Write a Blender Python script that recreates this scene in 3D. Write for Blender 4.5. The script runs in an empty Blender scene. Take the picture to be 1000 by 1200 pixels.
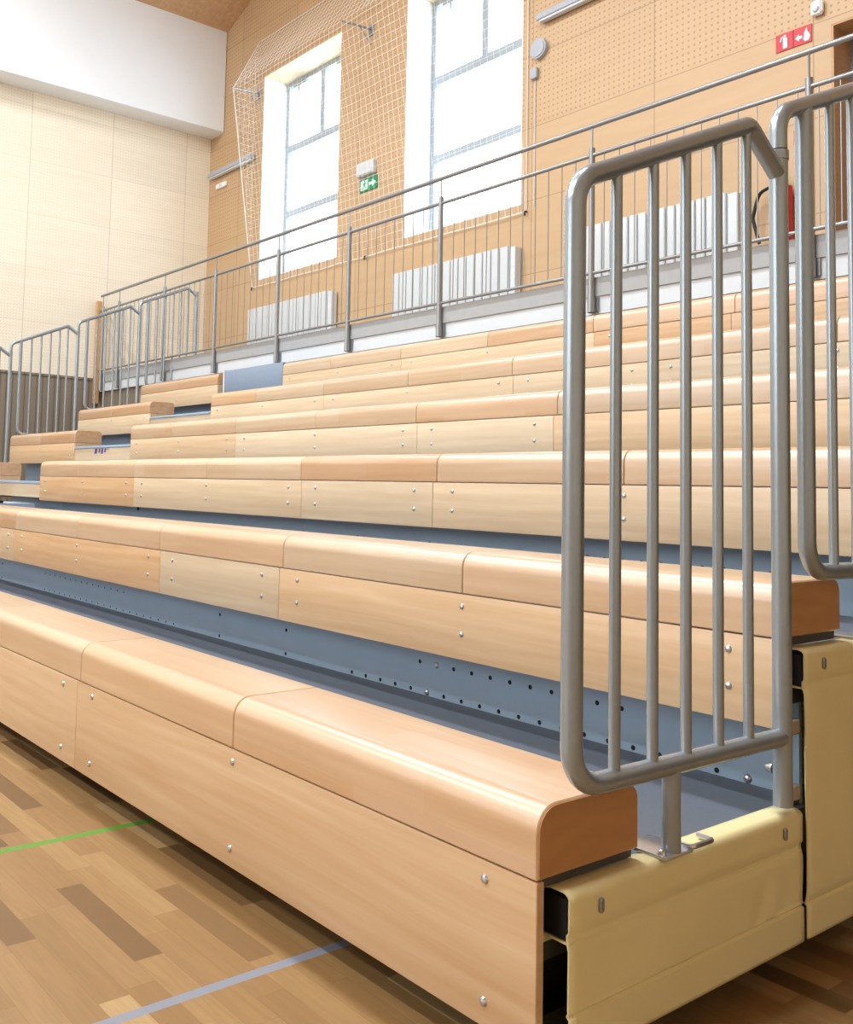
import bpy, bmesh, math, random
from mathutils import Vector, Matrix
random.seed(7)
scene = bpy.context.scene
COL = scene.collection
PI = math.pi

# ------------------------------------------------------------------ materials
def new_mat(name):
    m = bpy.data.materials.new(name); m.use_nodes = True
    nt = m.node_tree; nt.nodes.clear()
    out = nt.nodes.new('ShaderNodeOutputMaterial')
    b = nt.nodes.new('ShaderNodeBsdfPrincipled')
    nt.links.new(b.outputs[0], out.inputs[0])
    return m, nt, b

def srgb(r, g, b):
    f = lambda c: (c/255/12.92) if c/255 <= .04045 else ((c/255+.055)/1.055)**2.4
    return (f(r), f(g), f(b), 1)

def node(nt, t, **kw):
    n = nt.nodes.new(t)
    for k, v in kw.items():
        if k.startswith('i_'):
            n.inputs[int(k[2:])].default_value = v
        else:
            setattr(n, k, v)
    return n

def math_n(nt, op, a, b=None, c=None):
    n = nt.nodes.new('ShaderNodeMath'); n.operation = op
    for i, v in enumerate((a, b, c)):
        if v is None: continue
        if isinstance(v, (int, float)): n.inputs[i].default_value = v
        else: nt.links.new(v, n.inputs[i])
    return n.outputs[0]

def mixc(nt, fac, a, b, blend='MIX'):
    n = nt.nodes.new('ShaderNodeMix'); n.data_type = 'RGBA'; n.blend_type = blend
    for s, v in ((n.inputs[0], fac), (n.inputs[6], a), (n.inputs[7], b)):
        if isinstance(v, (int, float)): s.default_value = v
        elif isinstance(v, tuple): s.default_value = v
        else: nt.links.new(v, s)
    return n.outputs[2]

def coords(nt, kind='Object', scale=(1, 1, 1), rand=False):
    tc = nt.nodes.new('ShaderNodeTexCoord')
    mp = nt.nodes.new('ShaderNodeMapping')
    mp.inputs['Scale'].default_value = scale
    nt.links.new(tc.outputs[kind], mp.inputs[0])
    if rand:
        oi = nt.nodes.new('ShaderNodeObjectInfo')
        cx = nt.nodes.new('ShaderNodeCombineXYZ')
        for i, k in enumerate((37.0, 91.0, 53.0)):
            nt.links.new(math_n(nt, 'MULTIPLY', oi.outputs['Random'], k), cx.inputs[i])
        nt.links.new(cx.outputs[0], mp.inputs['Location'])
    return mp.outputs[0]

def plain(name, col, rough=.5, metal=0, noise=.04, nscale=30, bump=0.0):
    m, nt, b = new_mat(name)
    v = coords(nt)
    nz = node(nt, 'ShaderNodeTexNoise'); nz.inputs['Scale'].default_value = nscale; nz.inputs['Detail'].default_value = 3
    nt.links.new(v, nz.inputs[0])
    dark = tuple(c*(1-noise*2) for c in col[:3])+(1,)
    lite = tuple(min(1, c*(1+noise*2)) for c in col[:3])+(1,)
    nt.links.new(mixc(nt, nz.outputs[0], dark, lite), b.inputs['Base Color'])
    b.inputs['Roughness'].default_value = rough
    b.inputs['Metallic'].default_value = metal
    if bump:
        bp = node(nt, 'ShaderNodeBump'); bp.inputs['Strength'].default_value = bump; bp.inputs['Distance'].default_value = .002
        nt.links.new(nz.outputs[0], bp.inputs['Height']); nt.links.new(bp.outputs[0], b.inputs['Normal'])
    return m

def wood(name, c1, c2, c3, rough=.38, grain=(1.2, 26, 26), var=.5, coat=0.0, stave=False):
    """long-grain laminate: figure stretched along X, tone drifting from piece to piece"""
    m, nt, b = new_mat(name)
    v = coords(nt, 'Object', grain, True)
    n1 = node(nt, 'ShaderNodeTexNoise'); n1.inputs['Scale'].default_value = 1.0; n1.inputs['Detail'].default_value = 6
    n1.inputs['Roughness'].default_value = .6; n1.inputs['Distortion'].default_value = .6
    nt.links.new(v, n1.inputs[0])
    v2 = coords(nt, 'Object', (.9, 5, 5), True)
    n2 = node(nt, 'ShaderNodeTexNoise'); n2.inputs['Scale'].default_value = 1.0; n2.inputs['Detail'].default_value = 2
    n2.inputs['Distortion'].default_value = 1.5
    nt.links.new(v2, n2.inputs[0])
    w = node(nt, 'ShaderNodeTexWave'); w.inputs['Scale'].default_value = 1.3; w.inputs['Distortion'].default_value = 9
    w.inputs['Detail'].default_value = 2; w.inputs['Detail Scale'].default_value = .8; w.bands_direction = 'Z'
    nt.links.new(v2, w.inputs[0])
    cr = node(nt, 'ShaderNodeValToRGB')
    cr.color_ramp.elements[0].position = .3; cr.color_ramp.elements[0].color = c2
    cr.color_ramp.elements[1].position = .7; cr.color_ramp.elements[1].color = c1
    nt.links.new(n1.outputs[0], cr.inputs[0])
    col = mixc(nt, math_n(nt, 'MULTIPLY', n2.outputs[0], .55), cr.outputs[0], c3)
    col = mixc(nt, math_n(nt, 'MULTIPLY', w.outputs[1], .3), col, c2)
    oi = nt.nodes.new('ShaderNodeObjectInfo')
    hs = node(nt, 'ShaderNodeHueSaturation')
    mr = math_n(nt, 'MULTIPLY_ADD', oi.outputs['Random'], .16*var, 1-.08*var)
    nt.links.new(mr, hs.inputs['Value'])
    fr = math_n(nt, 'FRACT', math_n(nt, 'MULTIPLY', oi.outputs['Random'], 7.31))
    nt.links.new(math_n(nt, 'MULTIPLY_ADD', fr, .3*var, 1-.15*var), hs.inputs['Saturation'])
    nt.links.new(math_n(nt, 'MULTIPLY_ADD', fr, -.014*var, .5+.007*var), hs.inputs['Hue'])
    nt.links.new(col, hs.inputs['Color'])
    res = hs.outputs[0]
    if stave:                                            # glued staves, each its own tone
        tc = nt.nodes.new('ShaderNodeTexCoord'); sp = nt.nodes.new('ShaderNodeSeparateXYZ'); nt.links.new(tc.outputs['Object'], sp.inputs[0])
        rowz = math_n(nt, 'FLOOR', math_n(nt, 'DIVIDE', math_n(nt, 'ADD', math_n(nt, 'MULTIPLY', sp.outputs[2], -1.0), sp.outputs[1]), .078))
        xs = math_n(nt, 'FLOOR', math_n(nt, 'ADD', math_n(nt, 'DIVIDE', sp.outputs[0], .62), math_n(nt, 'MULTIPLY', rowz, .37)))
        cb = nt.nodes.new('ShaderNodeCombineXYZ'); nt.links.new(rowz, cb.inputs[0]); nt.links.new(xs, cb.inputs[1]); nt.links.new(oi.outputs['Random'], cb.inputs[2])
        wn = node(nt, 'ShaderNodeTexWhiteNoise', noise_dimensions='3D'); nt.links.new(cb.outputs[0], wn.inputs['Vector'])
        h2 = node(nt, 'ShaderNodeHueSaturation'); nt.links.new(res, h2.inputs['Color'])
        nt.links.new(math_n(nt, 'MULTIPLY_ADD', wn.outputs[0], .06, .97), h2.inputs['Value'])
        nt.links.new(math_n(nt, 'MULTIPLY_ADD', wn.outputs[0], -.1, 1.05), h2.inputs['Saturation'])
        res = h2.outputs[0]
    nt.links.new(res, b.inputs['Base Color'])
    b.inputs['Roughness'].default_value = rough
    b.inputs['Specular IOR Level'].default_value = .5+.3*coat; b.inputs['Coat Weight'].default_value = coat; b.inputs['Coat Roughness'].default_value = .3
    return m

M = {}
M['seat'] = wood('seat_beech', srgb(206, 172, 136), srgb(186, 146, 108), srgb(211, 180, 146), .36, var=.8, coat=1.0, stave=True)
M['board'] = wood('board_birch', srgb(212, 183, 148), srgb(191, 155, 116), srgb(215, 190, 157), .4, var=1.3)
M['end_grain'] = wood('seat_end_panel', srgb(184, 137, 92), srgb(168, 120, 78), srgb(190, 145, 100), .4, grain=(26, 3, 20))
M['ceil'] = wood('ceiling_wood', srgb(208, 172, 130), srgb(182, 142, 100), srgb(214, 180, 140), .5, grain=(1, 14, 14))
M['bench_edge'] = wood('wood_trim', srgb(200, 150, 95), srgb(184, 132, 80), srgb(208, 160, 108), .45)
M['tube'] = plain('grey_painted_tube', srgb(156, 164, 170), .27, .5, .03, 60)
M['stainless'] = plain('stainless_tube', srgb(146, 146, 146), .3, .5, .03, 40)
M['bolt'] = plain('zinc_bolt', srgb(200, 200, 202), .28, .9, .02)
M['riser'] = plain('blue_grey_steel', srgb(158, 177, 196), .42, .15, .03, 6)
M['deck'] = plain('deck_vinyl', srgb(96, 101, 110), .5, 0, .05, 90)
M['hole'] = plain('punched_hole', srgb(24, 26, 30), .9)
M['black'] = plain('black_steel', srgb(26, 25, 25), .55, .2, .04)
M['darkbar'] = plain('dark_rubber', srgb(70, 66, 60), .6)
M['vinyl'] = plain('yellow_vinyl', srgb(228, 214, 162), .42, 0, .025, 9, .12)
M['white'] = plain('white_paint', srgb(236, 238, 238), .55, 0, .01, 8)
M['radiator'] = plain('radiator_enamel', srgb(200, 202, 203), .35, 0, .01)
M['frame'] = plain('window_frame_enamel', srgb(160, 168, 176), .4, 0, .01)
M['grey'] = plain('grey_concrete', srgb(160, 160, 160), .75, 0, .05, 14)
M['kerb'] = plain('pale_kerb', srgb(204, 207, 210), .6, 0, .02, 14)
M['beam'] = plain('white_plaster', srgb(236, 239, 242), .7, 0, .012, 3)
M['net'] = plain('white_cord', srgb(226, 221, 212), .8)
M['red'] = plain('red_enamel', srgb(196, 22, 34), .4)
M['green'] = plain('green_sign', srgb(20, 140, 92), .4)
M['mint'] = plain('sign_mint', srgb(205, 240, 222), .4)
M['doorgrey'] = plain('grey_door', srgb(110, 118, 130), .45)
M['purple'] = plain('purple_print', srgb(74, 58, 128), .5)
M['cream'] = plain('cream_ply', srgb(226, 206, 170), .5)
M['lampgrey'] = plain('lamp_housing', srgb(168, 172, 180), .45)
M['stepblue'] = plain('step_blue_grey', srgb(134, 148, 166), .5, .1)
M['plastic'] = plain('grey_plastic', srgb(205, 208, 210), .45)

# parquet: strips along X, staggered, with two painted court lines across
def parquet():
    m, nt, b = new_mat('oak_parquet')
    tc = nt.nodes.new('ShaderNodeTexCoord')
    sp = nt.nodes.new('ShaderNodeSeparateXYZ'); nt.links.new(tc.outputs['Object'], sp.inputs[0])
    x, y = sp.outputs[0], sp.outputs[1]
    w, L = .070, .47
    yr = math_n(nt, 'DIVIDE', y, w)
    row = math_n(nt, 'FLOOR', yr)
    wn = node(nt, 'ShaderNodeTexWhiteNoise', noise_dimensions='1D'); nt.links.new(row, wn.inputs['W'])
    xs = math_n(nt, 'ADD', math_n(nt, 'DIVIDE', x, L), math_n(nt, 'MULTIPLY', wn.outputs[0], 7.0))
    colid = math_n(nt, 'FLOOR', xs)
    cb = nt.nodes.new('ShaderNodeCombineXYZ'); nt.links.new(row, cb.inputs[0]); nt.links.new(colid, cb.inputs[1])
    wn2 = node(nt, 'ShaderNodeTexWhiteNoise', noise_dimensions='2D'); nt.links.new(cb.outputs[0], wn2.inputs['Vector'])
    cr = node(nt, 'ShaderNodeValToRGB')
    e = cr.color_ramp.elements
    e[0].position = 0; e[0].color = srgb(96, 72, 42)
    e[1].position = 1; e[1].color = srgb(192, 162, 114)
    for p, c in ((.16, srgb(116, 86, 52)), (.3, srgb(142, 108, 66)), (.75, srgb(156, 122, 78)), (.9, srgb(172, 140, 94))):
        k = e.new(p); k.color = c
    nt.links.new(wn2.outputs[0], cr.inputs[0])
    # grain, shifted per stave
    mp = nt.nodes.new('ShaderNodeMapping'); mp.inputs['Scale'].default_value = (3, 42, 1)
    nt.links.new(tc.outputs['Object'], mp.inputs[0])
    sv = nt.nodes.new('ShaderNodeVectorMath'); sv.operation = 'SCALE'; sv.inputs['Scale'].default_value = 40
    nt.links.new(wn2.outputs['Color'], sv.inputs[0]); nt.links.new(sv.outputs[0], mp.inputs['Location'])
    nz = node(nt, 'ShaderNodeTexNoise'); nz.inputs['Scale'].default_value = 1.3; nz.inputs['Detail'].default_value = 5; nz.inputs['Distortion'].default_value = .8
    nt.links.new(mp.outputs[0], nz.inputs[0])
    col = mixc(nt, math_n(nt, 'MULTIPLY_ADD', nz.outputs[0], 1.0, -.2), cr.outputs[0], srgb(112, 80, 48), 'MIX')
    col = mixc(nt, .75, cr.outputs[0], col)
    # thin joints
    fy = math_n(nt, 'FRACT', yr); fx = math_n(nt, 'FRACT', xs)
    j1 = math_n(nt, 'LESS_THAN', fy, .022); j2 = math_n(nt, 'LESS_THAN', fx, .004)
    j = math_n(nt, 'MULTIPLY', math_n(nt, 'MAXIMUM', j1, j2), .35)
    col = mixc(nt, j, col, srgb(112, 78, 46))
    for x0, c in ((-1.674, srgb(78, 142, 46)), (-.668, srgb(128, 134, 146))):
        ln = math_n(nt, 'LESS_THAN', math_n(nt, 'ABSOLUTE', math_n(nt, 'SUBTRACT', x, x0)), .0150)
        col = mixc(nt, math_n(nt, 'MULTIPLY', ln, .9), col, c)
    nt.links.new(col, b.inputs['Base Color'])
    b.inputs['Roughness'].default_value = .45
    b.inputs['Specular IOR Level'].default_value = .35
    return m
M['floor'] = parquet()

# birch wall cladding with panel joints and drilled acoustic holes
def cladding(name, ax, c1, c2, joints_h, joints_v, pw, hole_z, pitch, hr, hstr, jstr=.55):
    m, nt, b = new_mat(name)
    tc = nt.nodes.new('ShaderNodeTexCoord')
    sp = nt.nodes.new('ShaderNodeSeparateXYZ'); nt.links.new(tc.outputs['Object'], sp.inputs[0])
    u = sp.outputs[ax]; z = sp.outputs[2]
    sc = (1.2, 1.2, 1.2); sc = (1.0, 9, 9) if ax == 0 else (9, 1.0, 9)
    v = coords(nt, 'Object', sc)
    nz = node(nt, 'ShaderNodeTexNoise'); nz.inputs['Scale'].default_value = 1.1; nz.inputs['Detail'].default_value = 5; nz.inputs['Distortion'].default_value = .7
    nt.links.new(v, nz.inputs[0])
    col = mixc(nt, nz.outputs[0], c1, c2)
    # tone per panel
    pu = math_n(nt, 'FLOOR', math_n(nt, 'DIVIDE', math_n(nt, 'SUBTRACT', u, joints_v), pw))
    pz = math_n(nt, 'FLOOR', math_n(nt, 'DIVIDE', math_n(nt, 'SUBTRACT', z, joints_h), .81))
    cb = nt.nodes.new('ShaderNodeCombineXYZ'); nt.links.new(pu, cb.inputs[0]); nt.links.new(pz, cb.inputs[1])
    wn = node(nt, 'ShaderNodeTexWhiteNoise', noise_dimensions='2D'); nt.links.new(cb.outputs[0], wn.inputs['Vector'])
    hs = node(nt, 'ShaderNodeHueSaturation')
    nt.links.new(math_n(nt, 'MULTIPLY_ADD', wn.outputs[0], .08, .96), hs.inputs['Value']); nt.links.new(col, hs.inputs['Color'])
    col = hs.outputs[0]
    fu = math_n(nt, 'FRACT', math_n(nt, 'DIVIDE', math_n(nt, 'SUBTRACT', u, joints_v), pw))
    fz = math_n(nt, 'FRACT', math_n(nt, 'DIVIDE', math_n(nt, 'SUBTRACT', z, joints_h), .81))
    ju = math_n(nt, 'LESS_THAN', fu, .010/pw); jz = math_n(nt, 'LESS_THAN', fz, .010/.81)
    col = mixc(nt, math_n(nt, 'MULTIPLY', math_n(nt, 'MAXIMUM', ju, math_n(nt, 'MULTIPLY', jz, jstr*1.5)), min(.55, jstr*1.6)), col, srgb(120, 84, 50))
    hu = math_n(nt, 'SUBTRACT', math_n(nt, 'FRACT', math_n(nt, 'DIVIDE', u, pitch)), .5)
    hz = math_n(nt, 'SUBTRACT', math_n(nt, 'FRACT', math_n(nt, 'DIVIDE', z, pitch)), .5)
    d = math_n(nt, 'SQRT', math_n(nt, 'ADD', math_n(nt, 'MULTIPLY', hu, hu), math_n(nt, 'MULTIPLY', hz, hz)))
    h = math_n(nt, 'LESS_THAN', d, hr/pitch)
    h = math_n(nt, 'MULTIPLY', h, math_n(nt, 'GREATER_THAN', z, hole_z))
    col = mixc(nt, math_n(nt, 'MULTIPLY', h, hstr), col, srgb(110, 76, 44))
    nt.links.new(col, b.inputs['Base Color'])
    b.inputs['Roughness'].default_value = .5
    return m
M['wall_back'] = cladding('birch_wall_perforated', 0, srgb(200, 167, 128), srgb(188, 153, 114), 5.02, -4.245, 1.54, 5.02, .06, .011, .45)
M['wall_end'] = cladding('birch_wall_fine', 1, srgb(242, 232, 212), srgb(233, 219, 196), 5.02, 4.745, 1.30, 2.6, .045, .008, .2, .22)  # paler birch: strong light on the end wall is put into its colour

def slats():
    m, nt, b = new_mat('dark_slat_panel')
    tc = nt.nodes.new('ShaderNodeTexCoord')
    sp = nt.nodes.new('ShaderNodeSeparateXYZ'); nt.links.new(tc.outputs['Object'], sp.inputs[0])
    u = math_n(nt, 'ADD', sp.outputs[0], sp.outputs[1])
    f = math_n(nt, 'FRACT', math_n(nt, 'DIVIDE', u, .09))
    g = math_n(nt, 'LESS_THAN', f, .16)
    nz = node(nt, 'ShaderNodeTexNoise'); nz.inputs['Scale'].default_value = 1; nz.inputs['Detail'].default_value = 3
    nt.links.new(coords(nt, 'Object', (14, 14, .6)), nz.inputs[0])
    col = mixc(nt, nz.outputs[0], srgb(118, 106, 92), srgb(142, 128, 110))
    col = mixc(nt, math_n(nt, 'MULTIPLY', g, .7), col, srgb(66, 58, 50))
    nt.links.new(col, b.inputs['Base Color']); b.inputs['Roughness'].default_value = .6
    return m
M['slats'] = slats()

def glass():
    m = bpy.data.materials.new('window_glass'); m.use_nodes = True
    nt = m.node_tree; nt.nodes.clear()
    out = nt.nodes.new('ShaderNodeOutputMaterial')
    t = nt.nodes.new('ShaderNodeBsdfTransparent'); t.inputs[0].default_value = (.97, .985, 1, 1)
    g = nt.nodes.new('ShaderNodeBsdfGlossy'); g.inputs['Roughness'].default_value = .03
    mx = nt.nodes.new('ShaderNodeMixShader')
    mx.inputs[0].default_value = .06
    nt.links.new(t.outputs[0], mx.inputs[1]); nt.links.new(g.outputs[0], mx.inputs[2])
    nt.links.new(mx.outputs[0], out.inputs[0])
    return m
M['glass'] = glass()

# ------------------------------------------------------------------ mesh builder
class MB:
    def __init__(self):
        self.bm = bmesh.new(); self.mats = []; self.cur = 0
    def mat(self, m):
        if m not in self.mats: self.mats.append(m)
        self.cur = self.mats.index(m); return self
    def _f(self, vs):
        try:
            f = self.bm.faces.new(vs); f.material_index = self.cur; return f
        except ValueError:
            return None
    def box(self, x0, x1, y0, y1, z0, z1, bev=0.0):
        if bev <= 0:
            v = [self.bm.verts.new((x, y, z)) for x in (x0, x1) for y in (y0, y1) for z in (z0, z1)]
            for q in ((0, 1, 3, 2), (4, 6, 7, 5), (0, 4, 5, 1), (2, 3, 7, 6), (0, 2, 6, 4), (1, 5, 7, 3)):
                self._f([v[i] for i in q])
        else:
            self.prism_x([(y0, z0), (y1, z0), (y1, z1), (y0, z1)], x0, x1, bev, corner=bev)
        return self
    def prism_x(self, prof, x0, x1, bev=0.0, corner=0.0):
        """profile in (y,z), anticlockwise, extruded along X with softened ends"""
        if corner: prof = round_poly(prof, [corner]*len(prof), 2)
        rings = []
        spec = [(x0, bev), (x0+bev, 0), (x1-bev, 0), (x1, bev)] if bev else [(x0, 0), (x1, 0)]
        for x, ins in spec:
            p = inset(prof, ins) if ins else prof
            rings.append([self.bm.verts.new((x, a, b)) for a, b in p])
        n = len(prof)
        for r, s in zip(rings, rings[1:]):
            for i in range(n):
                self._f([r[i], r[(i+1) % n], s[(i+1) % n], s[i]])
        self._f(list(reversed(rings[0]))); self._f(rings[-1])
        return self
    def tube(self, pts, r, seg=16, caps=True):
        pts = [Vector(p) for p in pts]
        n = len(pts); T = []
        for i in range(n):
            a = pts[max(i-1, 0)]; c = pts[min(i+1, n-1)]
            T.append((c-a).normalized())
        ref = Vector((1, 0, 0)) if abs(T[0].x) < .9 else Vector((0, 1, 0))
        U = (ref - T[0]*ref.dot(T[0])).normalized()
        rings = []
        for i in range(n):
            U = (U - T[i]*U.dot(T[i])).normalized(); V = T[i].cross(U)
            k = 1.0
            if 0 < i < n-1:
                c = (pts[i]-pts[i-1]).normalized().dot(T[i]); k = 1/max(c, .6)
            rings.append([self.bm.verts.new(pts[i] + U*(r*math.cos(2*PI*j/seg)) + V*(r*(k if False else 1)*math.sin(2*PI*j/seg))) for j in range(seg)])
        for a, b in zip(rings, rings[1:]):
            for j in range(seg):
                self._f([a[j], a[(j+1) % seg], b[(j+1) % seg], b[j]])
        if caps:
            self._f(list(reversed(rings[0]))); self._f(rings[-1])
        return self
    def dome(self, c, r, h, axis, seg=12):
        """round bolt head standing on a face; axis = outward unit vector"""
        c = Vector(c); A = Vector(axis); ref = Vector((0, 0, 1)) if abs(A.z) < .9 else Vector((1, 0, 0))
        U = A.cross(ref).normalized(); V = A.cross(U)
        rings = []
        for t in (0, .5, .85):
            rr = r*math.cos(t*PI/2*.95); hh = h*math.sin(t*PI/2)
            rings.append([self.bm.verts.new(c+A*hh+U*rr*math.cos(2*PI*j/seg)+V*rr*math.sin(2*PI*j/seg)) for j in range(seg)])
        for a, b in zip(rings, rings[1:]):
            for j in range(seg): self._f([a[j], a[(j+1) % seg], b[(j+1) % seg], b[j]])
        self._f(rings[-1]); self._f(list(reversed(rings[0])))
        return self
    def disc(self, c, r, axis, seg=10, t=.0006):
        c = Vector(c); A = Vector(axis); ref = Vector((0, 0, 1)) if abs(A.z) < .9 else Vector((1, 0, 0))
        U = A.cross(ref).normalized(); V = A.cross(U)
        lo = [self.bm.verts.new(c+U*r*math.cos(2*PI*j/seg)+V*r*math.sin(2*PI*j/seg)) for j in range(seg)]
        hi = [self.bm.verts.new(v.co+A*t) for v in lo]
        for j in range(seg): self._f([lo[j], lo[(j+1) % seg], hi[(j+1) % seg], hi[j]])
        self._f(hi); self._f(list(reversed(lo)))
        return self
    def build(self, name, mat=None, parent=None, smooth=True):
        me = bpy.data.meshes.new(name)
        bmesh.ops.recalc_face_normals(self.bm, faces=self.bm.faces[:])
        off = Vector((0, 0, 0))
        if parent is not None:
            p = parent
            while p is not None:
                off += p.location; p = p.parent
            bmesh.ops.translate(self.bm, verts=self.bm.verts[:], vec=-off)
        self.bm.to_mesh(me); self.bm.free()
        for m in (self.mats or [mat]): me.materials.append(m)
        if smooth:
            me.polygons.foreach_set('use_smooth', [True]*len(me.polygons))
            me.set_sharp_from_angle(angle=math.radians(38))
        o = bpy.data.objects.new(name, me); COL.objects.link(o)
        if parent is not None: o.parent = parent
        return o

def round_poly(prof, rads, seg=6):
    out = []; n = len(prof)
    for i in range(n):
        p0 = Vector(prof[i-1]); p = Vector(prof[i]); p1 = Vector(prof[(i+1) % n]); r = rads[i]
        if r <= 0: out.append(tuple(p)); continue
        a = (p0-p).normalized(); b = (p1-p).normalized()
        ang = math.acos(max(-1, min(1, a.dot(b)))); d = r/math.tan(ang/2)
        c = p+(a+b).normalized()*(r/math.sin(ang/2))
        s = p+a*d-c; e = p+b*d-c
        a0 = math.atan2(s.y, s.x); a1 = math.atan2(e.y, e.x); da = (a1-a0+PI) % (2*PI)-PI
        for k in range(seg+1):
            t = a0+da*k/seg; out.append((c.x+r*math.cos(t), c.y+r*math.sin(t)))
    return out

def inset(prof, d):
    n = len(prof); out = []
    for i in range(n):
        p0 = Vector(prof[i-1]); p = Vector(prof[i]); p1 = Vector(prof[(i+1) % n])
        e = ((p-p0).normalized()+(p1-p).normalized())
        if e.length < 1e-9: out.append(tuple(p)); continue
        e.normalize(); nrm = Vector((-e.y, e.x))
        out.append(tuple(p+nrm*d))
    return out

def fillet(pts, r, seg=7):
    """round the inner corners of a 3D polyline"""
    pts = [Vector(p) for p in pts]; out = [pts[0]]
    for i in range(1, len(pts)-1):
        rr = r[i-1] if isinstance(r, (list, tuple)) else r
        p0, p, p1 = pts[i-1], pts[i], pts[i+1]
        a = (p0-p).normalized(); b = (p1-p).normalized()
        ang = math.acos(max(-1, min(1, a.dot(b)))); d = rr/math.tan(ang/2)
        s = p+a*d; e = p+b*d; c = p+(a+b).normalized()*(rr/math.sin(ang/2))
        tot = PI-ang; u = (s-c).normalized(); nrm = u.cross((e-c).normalized()).normalized(); w = nrm.cross(u)
        for k in range(seg+1):
            t = tot*k/seg; out.append(c+(u*math.cos(t)+w*math.sin(t))*rr)
    out.append(pts[-1]); return out

# ------------------------------------------------------------------ scene grammar
def thing(name, label, cat, loc=(0, 0, 0), group=None):
    o = bpy.data.objects.new(name, None); COL.objects.link(o)
    o.empty_display_size = .1; o.location = loc
    o['label'] = label; o['category'] = cat
    if group: o['group'] = group
    return o
def tag(o, label, cat, group=None):
    o['label'] = label; o['category'] = cat
    if group: o['group'] = group
    return o
def struct(o):
    o['kind'] = 'structure'; return o
def plabel(o, s):
    o['label'] = s; return o

PITCH, RISE = .836, .362
DECK0 = .310
TOP = [.486, .852, 1.216, 1.578, 1.940, 2.325]
XL, XA = -7.075, -8.40          # main block ends; second block begins
XE = -10.39
YB = 6.5                        # back wall
XW = -12.9                      # end wall

# ------------------------------------------------------------------ room shell
FLZ = -.025
mb = MB(); mb.box(XW-.4, 8.2, -16, YB+.5, -.2, FLZ)
floor = struct(mb.build('floor', M['floor'], None, False))

W1 = (-11.27, -9.29, 4.20, 7.42)
W2 = (-7.90, -5.93, 4.20, 7.42)
DR = (-2.55, -1.45, 2.70, 4.97)
wall_top = 11.6
mb = MB()
xs = [(XW-.4, W1[0]), (W1[1], W2[0]), (W2[1], DR[0]), (DR[1], 8.2)]
for a, b_ in xs: mb.box(a, b_, YB, YB+.55, 0, wall_top)
for w in (W1, W2):
    mb.box(w[0], w[1], YB, YB+.55, 0, w[2]); mb.box(w[0], w[1], YB, YB+.55, w[3], wall_top)
mb.box(DR[0], DR[1], YB, YB+.55, 0, DR[2]); mb.box(DR[0], DR[1], YB, YB+.55, DR[3], wall_top)
struct(mb.build('wall_back', M['wall_back'], None, False))

mb = MB(); mb.box(XW-.3, XW, -16, YB, 0, wall_top)
struct(mb.build('wall_left', M['wall_end'], None, False))
mb = MB(); mb.box(8.0, 8.3, -16, YB, 0, wall_top)
struct(mb.build('wall_right', M['wall_end'], None, False))
mb = MB(); mb.box(XW-.3, 8.3, -16.3, -16, 0, 3.2); mb.box(XW-.3, 8.3, -16.3, -16, 8.6, wall_top)
for a, b_ in ((XW-.3, -12.2), (-7.2, -6.4), (-1.4, 8.3)): mb.box(a, b_, -16.3, -16, 3.2, 8.6)  # unseen wall; openings shaped to keep daylight off the right-hand end faces
struct(mb.build('wall_front', M['wall_end'], None, False))
# dark slatted wainscot along the end wall and below the gallery
mb = MB(); mb.box(XW, XW+.035, -16, 4.66, 0, 2.60)
mb.box(XW, XW+.05, -16, 4.66, 2.60, 2.635)
struct(mb.build('trim_1', M['slats'], None, False))
# white downstand beam along the end wall, under the sloping timber ceiling
mb = MB()
bx = XW+.44
mb.prism_x([(-16, 6.86), (YB, 6.86), (YB, 8.6), (-16, 8.6)], XW, bx, .02)
struct(mb.build('trim_2', M['beam'], None))
# ceiling climbs from the end wall at 20 degrees, then runs level
mb = MB()
def cz(x): return 8.574+.368*(x+12.456)
mb.bm.faces.ensure_lookup_table()
pr = [(XW-.4, cz(XW-.4)), (-5.6, cz(-5.6)), (8.3, cz(-5.6)), (8.3, cz(-5.6)+.3), (-5.7, cz(-5.6)+.3), (XW-.4, cz(XW-.4)+.3)]
lo = [mb.bm.verts.new((x, -16, z)) for x, z in pr]; hi = [mb.bm.verts.new((x, YB+.5, z)) for x, z in pr]
for i in range(6): mb._f([lo[i], lo[(i+1) % 6], hi[(i+1) % 6], hi[i]])
mb._f(lo); mb._f(list(reversed(hi)))
struct(mb.build('ceiling', M['ceil'], None, False))

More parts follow.
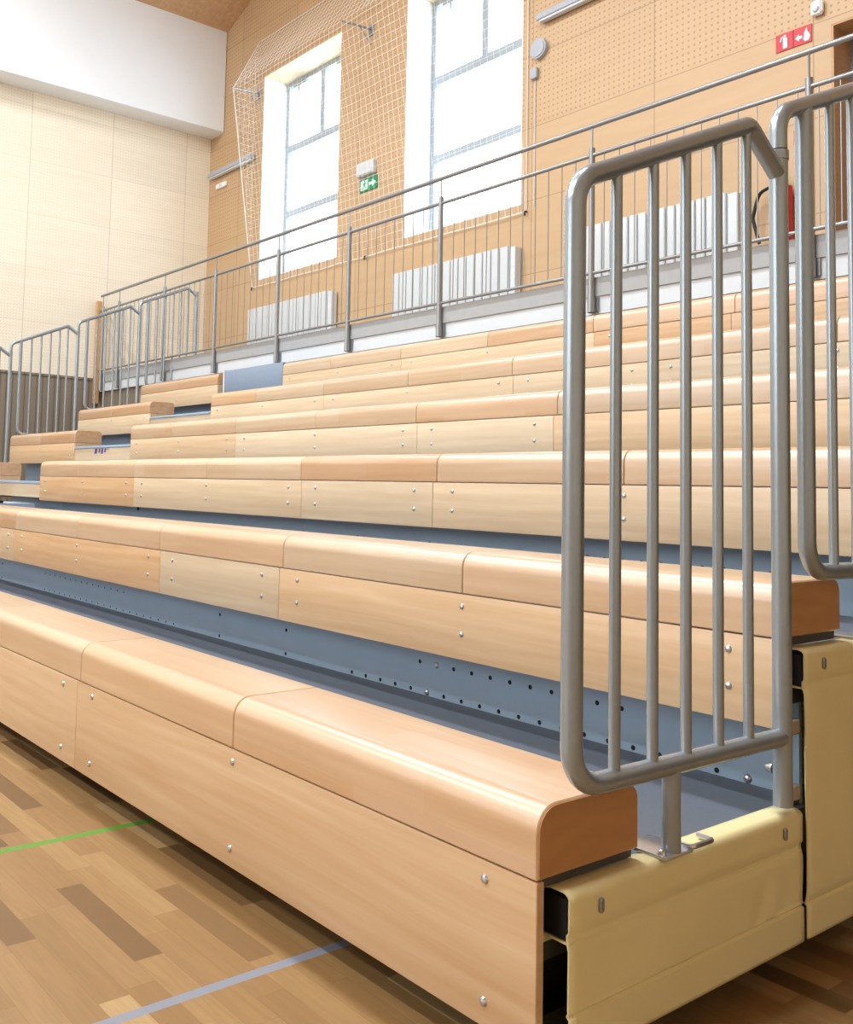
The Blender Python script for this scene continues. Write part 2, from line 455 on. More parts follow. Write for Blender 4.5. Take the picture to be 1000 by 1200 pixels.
def window(n, w):
    yf = 6.93
    x0, x1, z0, z1 = w
    root = bpy.data.objects.new('window_%d' % n, None); COL.objects.link(root); root.location = ((x0+x1)/2, yf, z0); struct(root)
    m = MB()                                            # painted lining of the deep opening
    t = .012
    m.box(x0, x0+t, YB+.004, YB+.55, z0, z1); m.box(x1-t, x1, YB+.004, YB+.55, z0, z1)
    m.box(x0+t, x1-t, YB+.004, YB+.55, z0, z0+t)
    m.build('reveal', M['white'], root, False)
    m = MB(); m.box(x0+t, x1-t, YB+.004, YB+.55, z1-t, z1); m.build('soffit', M['cream'], root, False)
    m = MB(); f = .07
    X0, X1, Z0, Z1 = x0+t, x1-t, z0+t, z1-t
    m.box(X0, X0+f, yf, yf+.08, Z0, Z1); m.box(X1-f, X1, yf, yf+.08, Z0, Z1)
    m.box(X0+f, X1-f, yf, yf+.08, Z0, Z0+f); m.box(X0+f, X1-f, yf, yf+.08, Z1-f, Z1)
    m.box(X0+f, X1-f, yf, yf+.08, 6.27, 6.38); m.box(X0+f, X1-f, yf, yf+.08, 5.24, 5.34)
    xm = (X0+X1)/2-.02
    m.box(xm-.05, xm+.05, yf, yf+.08, 6.38, Z1-f)
    m.build('window_frame', M['frame'], root, False)
    m = MB()                                            # chain openers at the head of the upper sashes
    for c in (X0+.42, X1-.42):
        m.box(c-.17, c+.17, yf-.06, yf, Z1-.16, Z1-.10); m.tube([(c-.05, yf-.03, Z1-.16), (c-.05, yf-.03, Z1-.24)], .012, 8)
    m.build('opener', M['tube'], root)
    m = MB(); m.box(X0+f, X1-f, yf+.035, yf+.041, Z0+f, Z1-f)
    m.build('pane', M['glass'], root, False)
window(1, W1); window(2, W2)

# door in its timber-lined recess
root = bpy.data.objects.new('door_1', None); COL.objects.link(root); root.location = (-2.0, 6.79, 2.70); struct(root)
mb = MB(); t = .015
mb.box(DR[0], DR[0]+t, YB+.003, YB+.5, DR[2], DR[3]); mb.box(DR[1]-t, DR[1], YB+.003, YB+.5, DR[2], DR[3]); mb.box(DR[0]+t, DR[1]-t, YB+.003, YB+.5, DR[3]-t, DR[3])
mb.build('door_lining', M['bench_edge'], root, False)
mb = MB(); mb.box(DR[0]+t, DR[1]-t, 6.80, 6.85, DR[2]+.005, DR[3]-t); mb.build('door_leaf', M['doorgrey'], root, False)
mb = MB(); mb.tube(fillet([(-2.40, 6.80, 3.75), (-2.40, 6.74, 3.75), (-2.27, 6.74, 3.75)], .015), .01, 8); mb.build('door_handle', M['stainless'], root)

# gallery slab with its two-step kerb face and the closed face below it
mb = MB(); mb.mat(M['kerb']).box(XW, 8.0, 4.66, YB, 2.43, 2.565)
mb.mat(M['grey']).box(XW, 8.0, 4.645, YB, 2.566, 2.715)
g = struct(mb.build('gallery_slab', None, None, False))
mb = MB(); mb.box(XW+.05, XE-.02, 4.70, 4.76, 0, 2.429); struct(mb.build('trim_3', M['slats'], None, False))
mb = MB(); mb.box(XE-.02, 8.0, 4.70, 4.76, 0, 2.429); struct(mb.build('trim_4', M['black'], None, False))
mb = MB(); mb.box(XW+.036, XW+.10, 4.56, 4.643, 2.24, 3.83, .006); struct(mb.build('trim_5', M['bench_edge'], None))

# ------------------------------------------------------------------ bench rows
BJ = [0, -2.085, -3.13, -5.215, XL]
SJ = [0, -1.043, -2.06, -3.14, -4.17, -5.22, -6.26, XL]
def bench_row(k, x0s, bjs, label, group, right_end):
    y = PITCH*k; zt = TOP[k]; zs = zt-.131
    zb = .052 if k == 0 else zt-.34
    dk = DECK0+RISE*k
    xr, xl = x0s[0], x0s[-1]
    t = thing('bench_row', label, 'bench', ((xl+xr)/2, y, 0), group)
    prof = round_poly([(y, zs), (y+.296, zs), (y+.296, zt), (y, zt)], [.004, .004, .034, .05], 7)
    for a, b in zip(x0s, x0s[1:]):
        m = MB().mat(M['seat'])
        m.prism_x(prof, b+.0012, a-.0012, .003)
        if a == 0 and right_end:                      # turned end panel of the seat box
            m.mat(M['end_grain']).prism_x(inset(prof, .004), a-.0012, a+.001)
        m.build('seat', None, t)
    for a, b in zip(bjs, bjs[1:]):
        m = MB(); m.box(b+.001, a-.001, y, y+.02, zb, zs-.003, .0015)
        fb = m.build('front_board', M['board'], t)
        rows = (zt-.166, zt-.388) if k == 0 else (zt-.172, zt-.26)
        cols = [a-.128, b+.128] + ([(a+b)/2] if abs(a-b) > 1.5 else [])
        for c in cols:
            for z in rows:
                MB().dome((c, y-.0001, z), .0098, .006, (0, -1, 0)).build('bolt', M['bolt'], fb)
    if not right_end:
        m = MB(); m.box(xr-.018, xr-.001, y+.022, y+.29, zb, zs-.002); m.build('end_panel', M['board'], t, False)
    if not right_end and k == 2:
        for x in (xl+.2, xr-.3): MB().box(x-.03, x+.03, y+.6, y+.66, FLZ, dk-.036).build('support_leg', M['black'], t, False)
    if k < 5:
        e = .06 if right_end else .022
        m = MB(); m.box(xl+(0 if right_end else .002), xr-e, y+.05, y+1.039, dk-.035, dk); m.build('foot_deck', M['deck'], t, False)
        m = MB().mat(M['riser']); m.box(xl, xr-e, y+1.04, y+1.055, dk-.02, dk+RISE-.036)
        if right_end and k < 2:
            m.mat(M['hole'])
            for i in range(20):
                x = -.196-i*.0873
                if i not in (0, 14): m.disc((x, y+1.04, dk+.012), .0075, (0, -1, 0))
            for i in range(11):
                x = -.585-i*.0873
                if i != 9: m.disc((x, y+1.04, dk+.115), .0075, (0, -1, 0))
            m.disc((-5.55, y+1.04, dk+.185), .02, (0, -1, 0)); m.disc((-2.0-.0, y+1.04, dk+.30), .006, (0, -1, 0))
            for x in (-2.32, -2.885, -6.05):
                m.disc((x, y+1.04, dk+.115), .0085, (0, -1, 0)); m.disc((x, y+1.04, dk+.014), .0075, (0, -1, 0))
            for i in range(22):
                x = -3.35-i*.0873
                m.disc((x, y+1.04, dk+.012), .0055, (0, -1, 0))
                if i > 6: m.disc((x, y+1.04, dk+.115), .0055, (0, -1, 0))
        rp = m.build('riser_panel', None, t, False)
        if right_end and k < 2:
            for x, z in ((-.196, .012), (-1.418, .012), (-1.37, .115)):
                MB().dome((x, y+1.0399, dk+z), .012, .007, (0, -1, 0)).build('bolt', M['bolt'], rp)
    if right_end and k < 3:                             # dark channel under the seat end and along the deck edge
        m = MB(); m.box(-.058, -.036, y+.022, y+1.03, dk-.12, dk-.012); m.box(-.30, -.012, y+.022, y+.29, dk+.027, zs-.001)
        m.build('edge_channel', M['darkbar'], t, False)
    return t

names = ['bottom bench row with light beech seat and tall front boards down to the parquet',
         'second bench row up, its bolted front boards above the wide blue-grey riser with punched holes',
         'third bench row up, its seat top edge seen almost level across the picture',
         'fourth bench row up, directly above and behind the level-looking third row',
         'fifth bench row up, between the fourth row and the topmost row',
         'topmost bench row just below the pale kerb of the gallery']
for k in range(6):
    bench_row(k, SJ, BJ, names[k], 'beech bench rows of the main stand', True)
lnames = {2: 'short third-row bench beyond the stepped aisle, cut off by the picture edge',
          3: 'short fourth-row bench beyond the aisle, beside the fascia with the purple mark',
          4: 'short fifth-row bench beyond the aisle, second below the gallery kerb',
          5: 'short topmost bench beyond the aisle, left of the blue-grey step box'}
for k in (2, 3, 4, 5):
    bench_row(k, [XA, XA-.995, XE], [XA, XE], lnames[k], 'short bench rows beyond the aisle', False)

# stepped aisle between the two blocks
def aisle(k, label):
    y = PITCH*k; dk = DECK0+RISE*k
    t = thing('aisle_step', label, 'step', ((XA+XL)/2, y, dk-.15), 'steps of the aisle')
    a, b = XA+.004, XL-.004
    m = MB(); m.box(a, b, y+.004, y+.024, dk-.135, dk-.018); fa = m.build('fascia', M['board'], t, False)
    m = MB(); m.box(a, b, y-.004, y+.055, dk-.017, dk+.006, .004); m.build('nosing', M['riser'], t)
    m = MB(); m.box(a, b, y+.056, y+1.036, dk-.03, dk); m.build('foot_deck', M['deck'], t, False)
    if k < 5:
        m = MB(); m.box(a, b, y+1.04, y+1.055, dk-.02, dk+RISE-.04); m.build('riser_panel', M['riser'], t, False)
        m = MB(); m.box(-7.78, b, y+.50, y+.80, dk+.001, dk+.175); hs = m.build('half_step', M['riser'], t, False)
        m = MB(); m.box(-7.80, b, y+.485, y+.53, dk+.176, dk+.196); m.build('edge_strip', M['black'], hs, False)
    if k == 1:
        for x in (a+.2, b-.2): MB().box(x-.03, x+.03, y+.6, y+.66, FLZ, dk-.031).build('support_leg', M['black'], t, False)
    if k == 3:                                          # small purple printed mark on the fascia
        m = MB()
        for i, (c, w, h) in enumerate(((-7.86, .07, .05), (-7.775, .05, .04), (-7.71, .055, .052), (-7.64, .05, .04), (-7.575, .03, .02))):
            z = dk-.022
            vs = [(c-w/2, z-h), (c+w/2-.012, z-h), (c+w/2, z), (c-w/2+.012, z)]
            lo = [m.bm.verts.new((p, y+.0035, q)) for p, q in vs]; hi = [m.bm.verts.new((p, y+.0025, q)) for p, q in vs]
            m._f(hi); m._f(list(reversed(lo)))
            for j in range(4): m._f([lo[j], lo[(j+1) % 4], hi[(j+1) % 4], hi[j]])
        plabel(m.build('printed_mark', M['purple'], fa, False), 'small purple printed mark')
    return t
for k, l in ((1, 'lowest aisle tread past the left end of the second bench row'),
             (2, 'pale timber-faced aisle tread at the left picture edge beside the third bench row'),
             (3, 'aisle tread with a small purple mark on its timber fascia'),
             (4, 'narrow aisle tread beside the left end of the fifth bench row')):
    aisle(k, l)
t = thing('step_box', 'blue-grey box step at the aisle top against the gallery kerb', 'step', ((XA+XL)/2, 4.18, 2.11))
m = MB(); m.box(-8.255, -7.09, 4.185, 4.55, 2.08, 2.335, .006); m.build('step_body', M['stepblue'], t)
m = MB(); m.box(-8.285, -8.257, 4.18, 4.55, 2.08, 2.345); plabel(m.build('edge_trim', M['plastic'], t, False), 'pale edge trim')

# ------------------------------------------------------------------ side rails
RT = .0205
def side_rail(k, x, label, group, first=False):
    y0, z0 = PITCH*k, RISE*k
    P = lambda y, z: (x, y0+y, z0+z)
    s = .426
    top = lambda y: 1.668+s*(y-.130)
    t = thing('side_rail', label, 'railing', (x, y0+.5, z0+DECK0), group)
    yf = .066 if first else .094
    zl = .511
    m = MB()
    if first:
        path = [P(.803, 1.815), P(.678, top(.678)), P(yf, top(yf)), P(yf, zl), P(.81, zl-.006)]
        m.tube(fillet(path, [.03, .075, .075], 8), RT, 18)
        m.build('rail_frame', M['tube'], t)
    else:
        yl = -.026
        path = [P(.803, 1.815), P(.678, top(.678)), P(yl, top(yl)), P(yl, 1.512)]
        m.tube(fillet(path, [.03, .075], 8), RT, 18)
        path = [P(yf, top(yf)-.01), P(yf, zl), P(.81, zl-.006)]
        m.tube(fillet(path, [.075], 8), RT, 18)
        m.build('rail_frame', M['tube'], t)
    ys = (.192, .313, .428, .548, .667) if first else (.226, .345, .462, .575, .678)
    for y in ys:
        MB().tube([P(y, zl-.002), P(y, top(min(y, .678))-.006)], .0115, 12).build('bar', M['tube'], t)
    m = MB(); m.tube([P(.81, .352), P(.81, 1.85)], .0215, 18)
    bp = m.build('back_post', M['tube'], t)
    m = MB(); m.tube([P(.81, 1.848), P(.81, 1.87)], .0235, 18); m.build('collar', M['tube'], bp)
    for z in (.356, .505):
        m = MB(); m.box(x-.014, x+.008, y0+.831, y0+.875, z0+z, z0+z+.035, .003); m.build('post_bracket', M['bolt'], bp)
    MB().dome((x-.0215, y0+.81, z0+.43), .013, .022, (-1, 0, 0)).build('bolt', M['bolt'], bp)
    m = MB(); m.tube([P(.377, .340), P(.377, zl)], .019, 16)
    ft = m.build('foot', M['tube'], t)
    m = MB(); m.box(x-.085, x+.020, y0+.332, y0+.425, z0+.3335, z0+.340, .002)
    m.tube(fillet([(x-.02, y0+.425, z0+.342), (x+.016, y0+.425, z0+.342), (x+.016, y0+.50, z0+.342), (x-.02, y0+.50, z0+.342)], .008, 3), .0055, 8)
    m.dome(P(.345, .340), .010, .010, (0, 0, 1))
    m.build('clamp_plate', M['bolt'], ft)
    return t
g = 'tubular side rails at the open end of the stand'
side_rail(0, .02, 'tall grey tube rail on the near end of the bottom bench row, fully in view', g, True)
side_rail(1, .02, 'grey tube rail behind the first one, cut off by the right picture edge', g)
g = 'tubular side rails at the far end of the stand'
side_rail(2, XE-.05, 'far side rail showing only its back post at the left picture edge', g)
side_rail(3, XE-.05, 'far side rail in front of the dark slatted wainscot, beside the short fourth-row bench', g)
side_rail(4, XE-.05, 'far side rail one step above, crossing the timber edge strip of the end wall', g)
side_rail(5, XE-.05, 'uppermost far side rail, standing before the left end of the gallery railing', g)

# ------------------------------------------------------------------ yellow vinyl side covers
def side_cover(k, ya, yb, label):
    zt = .332+RISE*k; zb = .042; xo, xi = .03, -.034
    t = thing('side_cover', label, 'cover', (0, (ya+yb)/2, 0), 'yellow vinyl covers on the open end')
    NY = 40
    sect = [(xi, zt-.006), (xi+.02, zt), (xo-.016, zt)]
    for j in range(1, 6):
        a = PI/2*(1-j/5); sect.append((xo-.016+.016*math.cos(a), zt-.016+.016*math.sin(a)))
    zz = [zt-.03, zt-.05, zt-.068, zt-.074, zt-.079, zt-.085, zt-.10]
    nz = 26
    z1 = zb+.078
    for j in range(1, nz+1): zz.append(zt-.10+(z1+.006-(zt-.10))*j/nz)
    zz += [z1, z1-.005, z1-.02, zb+.03, zb+.008, zb]
    sect += [(xo, z) for z in zz]
    m = MB(); rows = []
    rnd = random.Random(5+k)
    ph = [rnd.uniform(0, 6) for _ in range(6)]
    for i in range(NY+1):
        v = i/NY; y = ya+(yb-ya)*v; r = []
        for x, z in sect:
            dx = 0
            if x == xo:
                if abs(z-(zt-.079)) < .0065: dx = -.0045           # stitched seam under the rolled top
                elif z < zt-.085 and z > z1+.006:
                    f = min(1, (zt-.085-z)/.08)
                    dx = f*(.0026*math.sin(9*y+ph[0]+3*z)+.0018*math.sin(21*y+14*z+ph[1])+.006*math.exp(-((y-yb+.10-.45*(z-zt+.1))/.022)**2)-.004*math.exp(-((y-yb+.14-.45*(z-zt+.1))/.03)**2))
                elif abs(z-z1) < .004: dx = -.004
                elif z < z1: dx = .002                              # doubled hem
            if i in (0, NY) and x == xo: dx -= .0015
            r.append(m.bm.verts.new((x+dx, y, z)))
        rows.append(r)
    for a, b in zip(rows, rows[1:]):
        for j in range(len(sect)-1): m._f([a[j], b[j], b[j+1], a[j+1]])
    bmesh.ops.recalc_face_normals(m.bm, faces=m.bm.faces[:])
    o = m.build('panel', M['vinyl'], t)
    md = o.modifiers.new('thickness', 'SOLIDIFY'); md.thickness = .0035; md.offset = 0
    m = MB(); m.box(xi+.004, xo-.008, ya+.001, yb-.004, zt-.083, zt-.012); plabel(m.build('frame_bar', M['black'], t, False), 'black steel bar under the cover top')
    m = MB(); m.box(xi, xo-.002, ya+.0005, yb-.002, zt-.090, zt-.086); m.box(xi-.0005, xi+.003, ya+.0005, ya+.05, zt-.105, zt-.090)
    m.build('tuck_flap', M['vinyl'], t, False)
    for y in (ya+.085, yb-.085):
        s = MB()
        s.prism_x(round_poly([(y-.0065, zt-.050), (y+.0065, zt-.050), (y+.0065, zt-.022), (y-.0065, zt-.022)], [.0062]*4, 5), xo+.0015, xo+.008, .002)
        plabel(s.build('turn_button', M['stainless'], t), 'steel turn button')
    return t
side_cover(0, .052, .878, 'low yellow vinyl cover on the end of the bottom bench row')
side_cover(1, .893, 1.715, 'taller yellow vinyl cover cut off by the right picture edge, behind the low one')
side_cover(2, 1.73, 2.55, 'tallest yellow vinyl cover, third from the front')
# dark folded substructure seen between front board and cover
t = thing('support_frame', 'black steel support frame in the gap behind the bottom front board', 'frame', (-.2, .5, 0))
m = MB(); m.box(-.075, -.040, .024, .06, FLZ, .186); m.build('upright', M['black'], t, False)
m = MB(); m.box(-.075, -.040, .061, 1.9, .03, .09); m.build('base_runner', M['black'], t, False)
m = MB(); m.box(-.09, -.078, .03, 4.6, FLZ, .17); m.build('back_sheet', M['black'], t, False)

# ------------------------------------------------------------------ gallery guardrail
t = thing('gallery_railing', 'long grey steel guardrail with thin balusters along the gallery edge', 'railing', (-6, 4.62, 2.44))
yh = 4.615
xr = 1.2
MB().tube([(XW+.12, yh, 3.905), (xr, yh, 3.905)], .0195, 14).build('handrail', M['stainless'], t)
MB().tube([(XW+.12, yh, 3.672), (xr, yh, 3.672)], .016, 12).build('upper_rail', M['stainless'], t)
MB().tube([(XW+.12, yh, 2.745), (xr, yh, 2.745)], .014, 12).build('lower_rail', M['stainless'], t)
posts = [-12.70, -12.12, -10.66, -9.28, -7.87, -6.56, -5.20, -3.50, -1.80, -.10]
for x in posts:
    p = MB(); p.tube([(x, yh, 2.44), (x, yh, 3.73)], .024, 14); po = p.build('post', M['stainless'], t)
    p = MB(); p.box(x-.045, x+.045, yh+.024, yh+.031, 2.45, 2.56); p.tube([(x, yh, 2.438), (x, yh, 2.56)], .030, 14); p.build('base_plate', M['stainless'], po)
    p = MB(); p.tube(fillet([(x, yh, 3.73), (x, yh, 3.80), (x, yh, 3.89)], .01, 2), .008, 8); p.build('saddle', M['stainless'], po)
nb = 0; x = XW+.20
while x < -.2 and nb < 98:
    if min(abs(x-p) for p in posts) > .04:
        MB().tube([(x, yh, 2.745), (x, yh, 3.672)], .0045, 6).build('baluster', M['stainless'], t); nb += 1
    x += .137

# ------------------------------------------------------------------ radiators
def radiator(x0, x1, label):
    yf = 6.38; z0, z1 = 2.92, 3.735
    t = thing('radiator', label, 'radiator', ((x0+x1)/2, 6.43, z0), 'white radiators on the gallery wall')
    m = MB(); m.box(x0, x1-.09, yf+.022, yf+.10, z0, z1-.004)
    m.build('body', M['radiator'], t)
    n = 15; w = (x1-.10-x0)/n
    m = MB()
    for i in range(n):
        m.box(x0+i*w+.008, x0+(i+1)*w-.008, yf-.004, yf+.021, z0+.02, z1, .008)
    m.build('fins', M['radiator'], t)
    m = MB(); m.box(x1-.088, x1, yf+.0, yf+.10, z0, z1-.02, .006); plabel(m.build('side_casing', M['plastic'], t), 'cream end casing')
    m = MB()
    for x in (x0+.25, x1-.3): m.box(x-.02, x+.02, yf+.03, yf+.08, 2.715, z0-.001)
    m.build('bracket', M['radiator'], t, False)
radiator(-11.36, -9.22, 'white ribbed radiator below the far window')
radiator(-7.95, -5.90, 'white ribbed radiator below the nearer window')
radiator(-4.96, -3.32, 'white ribbed radiator seen through the bars of the tall side rail')

# ------------------------------------------------------------------ protective net before the windows
t = thing('safety_net', 'white knotted ball net hung on wall arms in front of the windows', 'net', (-8.6, 6.3, 4.1))
xa, xb = -11.40, -5.84
prof = [(6.475, 8.02), (6.02, 7.15), (6.47, 4.10)]
def along(s):                                            # s in metres along the net section, with a little slack
    L = [math.dist(prof[i], prof[i+1]) for i in range(2)]
    if s <= L[0]: f = s/L[0]; a, b = prof[0], prof[1]; sag = 0
    else: f = min(1, (s-L[0])/L[1]); a, b = prof[1], prof[2]; sag = .05*math.sin(PI*f)
    return (a[0]+(b[0]-a[0])*f+sag, a[1]+(b[1]-a[1])*f)
Ltot = math.dist(prof[0], prof[1])+math.dist(prof[1], prof[2])
m = MB(); r = .0026; pit = .1
rndn = random.Random(3)
nx = int((xb-xa)/pit)
for i in range(nx+1):
    x = xa+(xb-xa)*i/nx
    pts = [(x+.01*math.sin(3*s+i), *along(s)) for s in [Ltot*j/30 for j in range(31)]]
    m.tube(pts, r, 3, False)
ns = int(Ltot/pit)
for j in range(ns+1):
    s = Ltot*j/ns; y, z = along(s)
    m.tube([(xa+(xb-xa)*i/28, y+.006*math.sin(i*1.3+j), z-.008*abs(math.sin(PI*i*5/28))) for i in range(29)], r if 0 < j < ns else .006, 3, False)
# closing triangle at the far end
for j in range(1, ns):
    s = Ltot*j/ns; y, z = along(s)
    if YB-.02-y > .03: m.tube([(xa, y, z), (xa-.0, YB-.02, z)], r, 3, False)
for q in range(1, 5):
    y = 6.05+q*.09
    zt = 7.15+(y-6.02)/(.455)*.87; zb = 7.15-(y-6.02)/.45*3.05
    m.tube([(xa, y, zb), (xa, y, zt)], r, 3, False)
m.tube([(xb, *prof[0]), (xb, *prof[1])], .006, 5); m.tube([(xa, *prof[0]), (xa, *prof[1]), (xa, *prof[2])], .007, 5); m.tube([(xb, 6.48, 8.0), (xb, 6.485, 4.12)], .006, 5)
m.build('net_mesh', M['net'], t, False)
for x in (xa, -8.62, xb):
    m = MB(); m.tube([(x, 6.49, 7.19), (x, 6.0, 7.15)], .014, 8); m.box(x-.05, x+.05, 6.488, 6.499, 7.10, 7.26); m.tube([(x, 6.49, 6.98), (x, 6.30, 7.165)], .009, 6)
    m.build('wall_arm', M['tube'], t)
for x in (xa, -8.62, xb):
    m = MB(); m.tube(fillet([(x, 6.495, 4.10), (x, 6.46, 4.10), (x, 6.46, 4.05)], .01, 3), .009, 6); m.build('wall_hook', M['black'], t)

# ------------------------------------------------------------------ wall fittings
def wall_lamp(x0, x1, label):
    t = thing('strip_light', label, 'lamp', ((x0+x1)/2, 6.44, 6.18), 'strip lights on the gallery wall')
    m = MB(); m.box(x0, x1, 6.40, 6.485, 6.155, 6.225, .01); m.build('housing', M['lampgrey'], t)
    m = MB(); m.box(x0+.03, x1-.03, 6.41, 6.48, 6.128, 6.154, .008); m.build('diffuser', M['plastic'], t)
    m = MB(); m.box(x0+.2, x0+.26, 6.486, 6.5, 6.15, 6.23); m.box(x1-.26, x1-.2, 6.486, 6.5, 6.15, 6.23); m.build('mounting', M['tube'], t, False)
wall_lamp(-5.66, -4.05, 'grey strip light on the wall right of the nearer window')
wall_lamp(-12.80, -11.45, 'grey strip light on the wall between the end wall and the net')

t = thing('loudspeaker', 'small round grey wall speaker at the edge of the nearer window', 'speaker', (-5.67, 6.45, 5.87))
m = MB(); m.tube([(-5.67, 6.499, 5.865), (-5.67, 6.45, 5.865)], .11, 24); m.build('housing', M['lampgrey'], t)
m = MB(); m.tube([(-5.67, 6.449, 5.865), (-5.67, 6.44, 5.865)], .09, 24); m.build('grille', M['lampgrey'], t)
t = thing('junction_box', 'small grey junction box right under the round wall speaker', 'box', (-5.73, 6.46, 5.61))
m = MB(); m.box(-5.78, -5.69, 6.45, 6.499, 5.55, 5.67, .008); m.build('housing', M['lampgrey'], t)
m = MB(); m.tube([(-5.735, 6.492, 5.549), (-5.735, 6.492, 4.15)], .006, 6); m.build('cable', M['plastic'], t)
t = thing('motion_sensor', 'small white sensor high on the wall above the red signs', 'sensor', (-2.65, 6.46, 5.13))
m = MB(); m.box(-2.70, -2.60, 6.44, 6.499, 5.075, 5.20, .02); m.build('housing', M['white'], t)
m = MB(); m.dome((-2.65, 6.44, 5.12), .03, .02, (0, -1, 0)); m.build('lens', M['plastic'], t)
t = thing('wall_box', 'tiny white box on the timber wall below the far strip light', 'box', (-12.45, 6.47, 5.92))
m = MB(); m.box(-12.62, -12.30, 6.46, 6.499, 5.93, 6.01, .008); m.build('housing', M['white'], t)
m = MB(); m.box(-12.50, -12.42, 6.455, 6.46, 5.95, 5.99); m.build('cover_plate', M['plastic'], t, False)

def flat(m, pts, y, t=.0012):
    """thin raised symbol on a wall sign, points in (x,z)"""
    lo = [m.bm.verts.new((a, y, b)) for a, b in pts]; hi = [m.bm.verts.new((a, y-t, b)) for a, b in pts]
    m._f(hi); m._f(list(reversed(lo)))
    for i in range(len(pts)): m._f([lo[i], lo[(i+1) % len(pts)], hi[(i+1) % len(pts)], hi[i]])
def circ(cx, cz, r, n=14): return [(cx+r*math.cos(2*PI*i/n), cz+r*math.sin(2*PI*i/n)) for i in range(n)]

# emergency luminaire and running-man sign
t = thing('emergency_light', 'white emergency lamp on the wall between the windows, above the green sign', 'lamp', (-8.62, 6.45, 5.28))
m = MB(); m.box(-8.80, -8.44, 6.42, 6.499, 5.185, 5.365, .012); m.build('housing', M['plastic'], t)
m = MB(); m.box(-8.77, -8.47, 6.412, 6.4195, 5.20, 5.25); m.build('diffuser', M['plastic'], t, False)
t = thing('exit_sign', 'green and white escape sign with running figure and arrow, under the white lamp', 'sign', (-8.6, 6.49, 5.07))
m = MB(); m.box(-8.78, -8.42, 6.482, 6.499, 4.985, 5.155); m.build('panel', M['green'], t, False)
m = MB(); ys = 6.4815
flat(m, [(-8.76, 5.005), (-8.615, 5.005), (-8.615, 5.135), (-8.76, 5.135)], ys)
flat(m, [(-8.585, 5.05), (-8.52, 5.05), (-8.52, 5.02), (-8.44, 5.07), (-8.52, 5.12), (-8.52, 5.09), (-8.585, 5.09)], ys)
m.build('pictogram', M['mint'], t, False)
m = MB(); y2 = 6.480
flat(m, circ(-8.675, 5.115, .013), y2)
flat(m, [(-8.70, 5.095), (-8.665, 5.10), (-8.672, 5.06), (-8.70, 5.062)], y2)
flat(m, [(-8.695, 5.062), (-8.68, 5.062), (-8.715, 5.015), (-8.735, 5.02)], y2)
flat(m, [(-8.685, 5.064), (-8.67, 5.062), (-8.645, 5.03), (-8.66, 5.022)], y2)
flat(m, [(-8.668, 5.098), (-8.664, 5.088), (-8.63, 5.078), (-8.632, 5.088)], y2)
m.build('running_figure', M['green'], t, False)

# red fire signs
def red_sign(x0, z0, s, label, kind):
    t = thing('fire_sign', label, 'sign', (x0+s/2, 6.49, z0+s/2), 'red fire signs on the gallery wall')
    m = MB(); m.box(x0, x0+s, 6.49, 6.499, z0, z0+s); m.build('panel', M['red'], t, False)
    m = MB(); y = 6.4895
    U = lambda p: [(x0+s*a, z0+s*b) for a, b in p]
    if kind == 0:                                        # cylinder with a nozzle
        flat(m, U([(.42, .12), (.66, .12), (.66, .66), (.60, .74), (.48, .74), (.42, .66)]), y)
        flat(m, U([(.48, .78), (.60, .78), (.60, .88), (.48, .88)]), y)
        flat(m, U([(.44, .84), (.30, .78), (.24, .55), (.30, .54), (.35, .72), (.46, .78)]), y)
    else:                                                # arrow and flame
        flat(m, U([(.08, .42), (.30, .62), (.30, .50), (.48, .50), (.48, .34), (.30, .34), (.30, .22)]), y)
        flat(m, U([(.62, .12), (.84, .12), (.92, .34), (.84, .60), (.80, .48), (.74, .88), (.60, .62), (.58, .40), (.54, .28)]), y)
    m.build('pictogram', M['white'], t, False)
red_sign(-3.02, 4.885, .152, 'left red square sign with a white cylinder symbol, high on the wall', 0)
red_sign(-2.862, 4.885, .152, 'right red square sign with white arrow and flame, high on the wall', 1)
red_sign(-2.87, 4.02, .14, 'lower red sign half hidden behind the side rail post', 0)

# extinguisher behind the rail posts
t = thing('fire_extinguisher', 'red fire extinguisher with black hose on the gallery wall behind the rail post', 'extinguisher', (-2.95, 6.40, 3.25))
xc = -2.93
m = MB(); m.tube([(xc, 6.40, 3.16), (xc, 6.40, 3.17), (xc, 6.40, 3.62), (xc, 6.40, 3.66)], .085, 20); m.build('cylinder', M['red'], t)
m = MB(); m.tube([(xc, 6.40, 3.661), (xc, 6.40, 3.73)], .028, 12); m.box(xc-.10, xc+.03, 6.385, 6.415, 3.73, 3.755); m.build('valve', M['black'], t)
m = MB(); m.tube(fillet([(xc-.06, 6.40, 3.70), (xc-.20, 6.40, 3.66), (xc-.26, 6.40, 3.45), (xc-.20, 6.40, 3.22)], .09, 5), .015, 8); m.build('hose', M['black'], t)
m = MB(); m.box(xc-.04, xc+.04, 6.486, 6.499, 3.3, 3.6); m.build('bracket', M['black'], t, False)

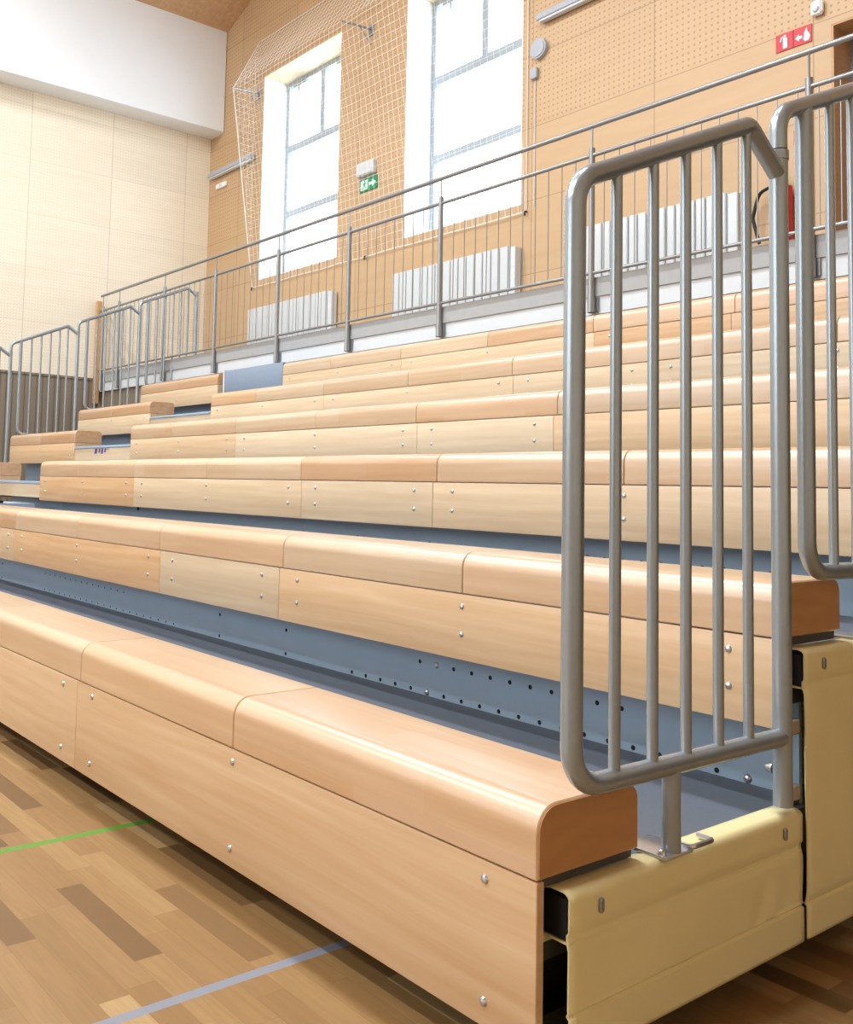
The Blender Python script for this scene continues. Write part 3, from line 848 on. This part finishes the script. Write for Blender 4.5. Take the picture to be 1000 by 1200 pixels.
# ------------------------------------------------------------------ light
w = bpy.data.worlds.new('sky'); scene.world = w; w.use_nodes = True
bg = w.node_tree.nodes['Background']
bg.inputs[0].default_value = (.79, .905, 1.0, 1); bg.inputs[1].default_value = 8.5
def area(name, loc, rot, sx, sy, power, col=(1, 1, 1)):
    l = bpy.data.lights.new(name, 'AREA'); l.shape = 'RECTANGLE'; l.size = sx; l.size_y = sy; l.energy = power; l.color = col
    o = bpy.data.objects.new(name, l); COL.objects.link(o); o.location = loc; o.rotation_euler = rot
    return o
# unseen overhead area lights, added to brighten the upward faces
for i, x in enumerate((-9, -5, -1.5)):
    for j, y in enumerate((-9, -4, 1.0)):
        area('overhead_fill', (x, y, 9.2), (0, 0, 0), 1.6, .5, 380, (.84, .93, 1.0))

# ------------------------------------------------------------------ camera
F = 1130.8833; CX, CY = 396.316, 493.971
yaw, pitch, roll = .92016567, .06830879, .02426742
fw = Vector((-math.sin(yaw)*math.cos(pitch), math.cos(yaw)*math.cos(pitch), math.sin(pitch)))
rt = Vector((math.cos(yaw), math.sin(yaw), 0)); up = rt.cross(fw)
r2 = rt*math.cos(roll)+up*math.sin(roll); u2 = -rt*math.sin(roll)+up*math.cos(roll)
cam = bpy.data.cameras.new('camera'); co = bpy.data.objects.new('camera', cam); COL.objects.link(co)
cam.sensor_fit = 'AUTO'; cam.sensor_width = 36; cam.lens = 36*F/1200
cam.shift_x = (500-CX)/1200; cam.shift_y = (CY-600)/1200
cam.clip_start = .05; cam.clip_end = 200
mt = Matrix((( r2.x, u2.x, -fw.x, 1.18094), (r2.y, u2.y, -fw.y, -1.37), (r2.z, u2.z, -fw.z, 1.04805), (0, 0, 0, 1)))
co.matrix_world = mt
scene.camera = co

vs = scene.view_settings
vs.view_transform = 'Standard'; vs.look = 'None'; vs.exposure = -0.34; vs.gamma = 1.0; vs.use_curve_mapping = False
scene.cycles.use_denoising = True
scene.cycles.max_bounces = 10; scene.cycles.diffuse_bounces = 6; scene.cycles.transparent_max_bounces = 12
scene.cycles.sample_clamp_indirect = 8
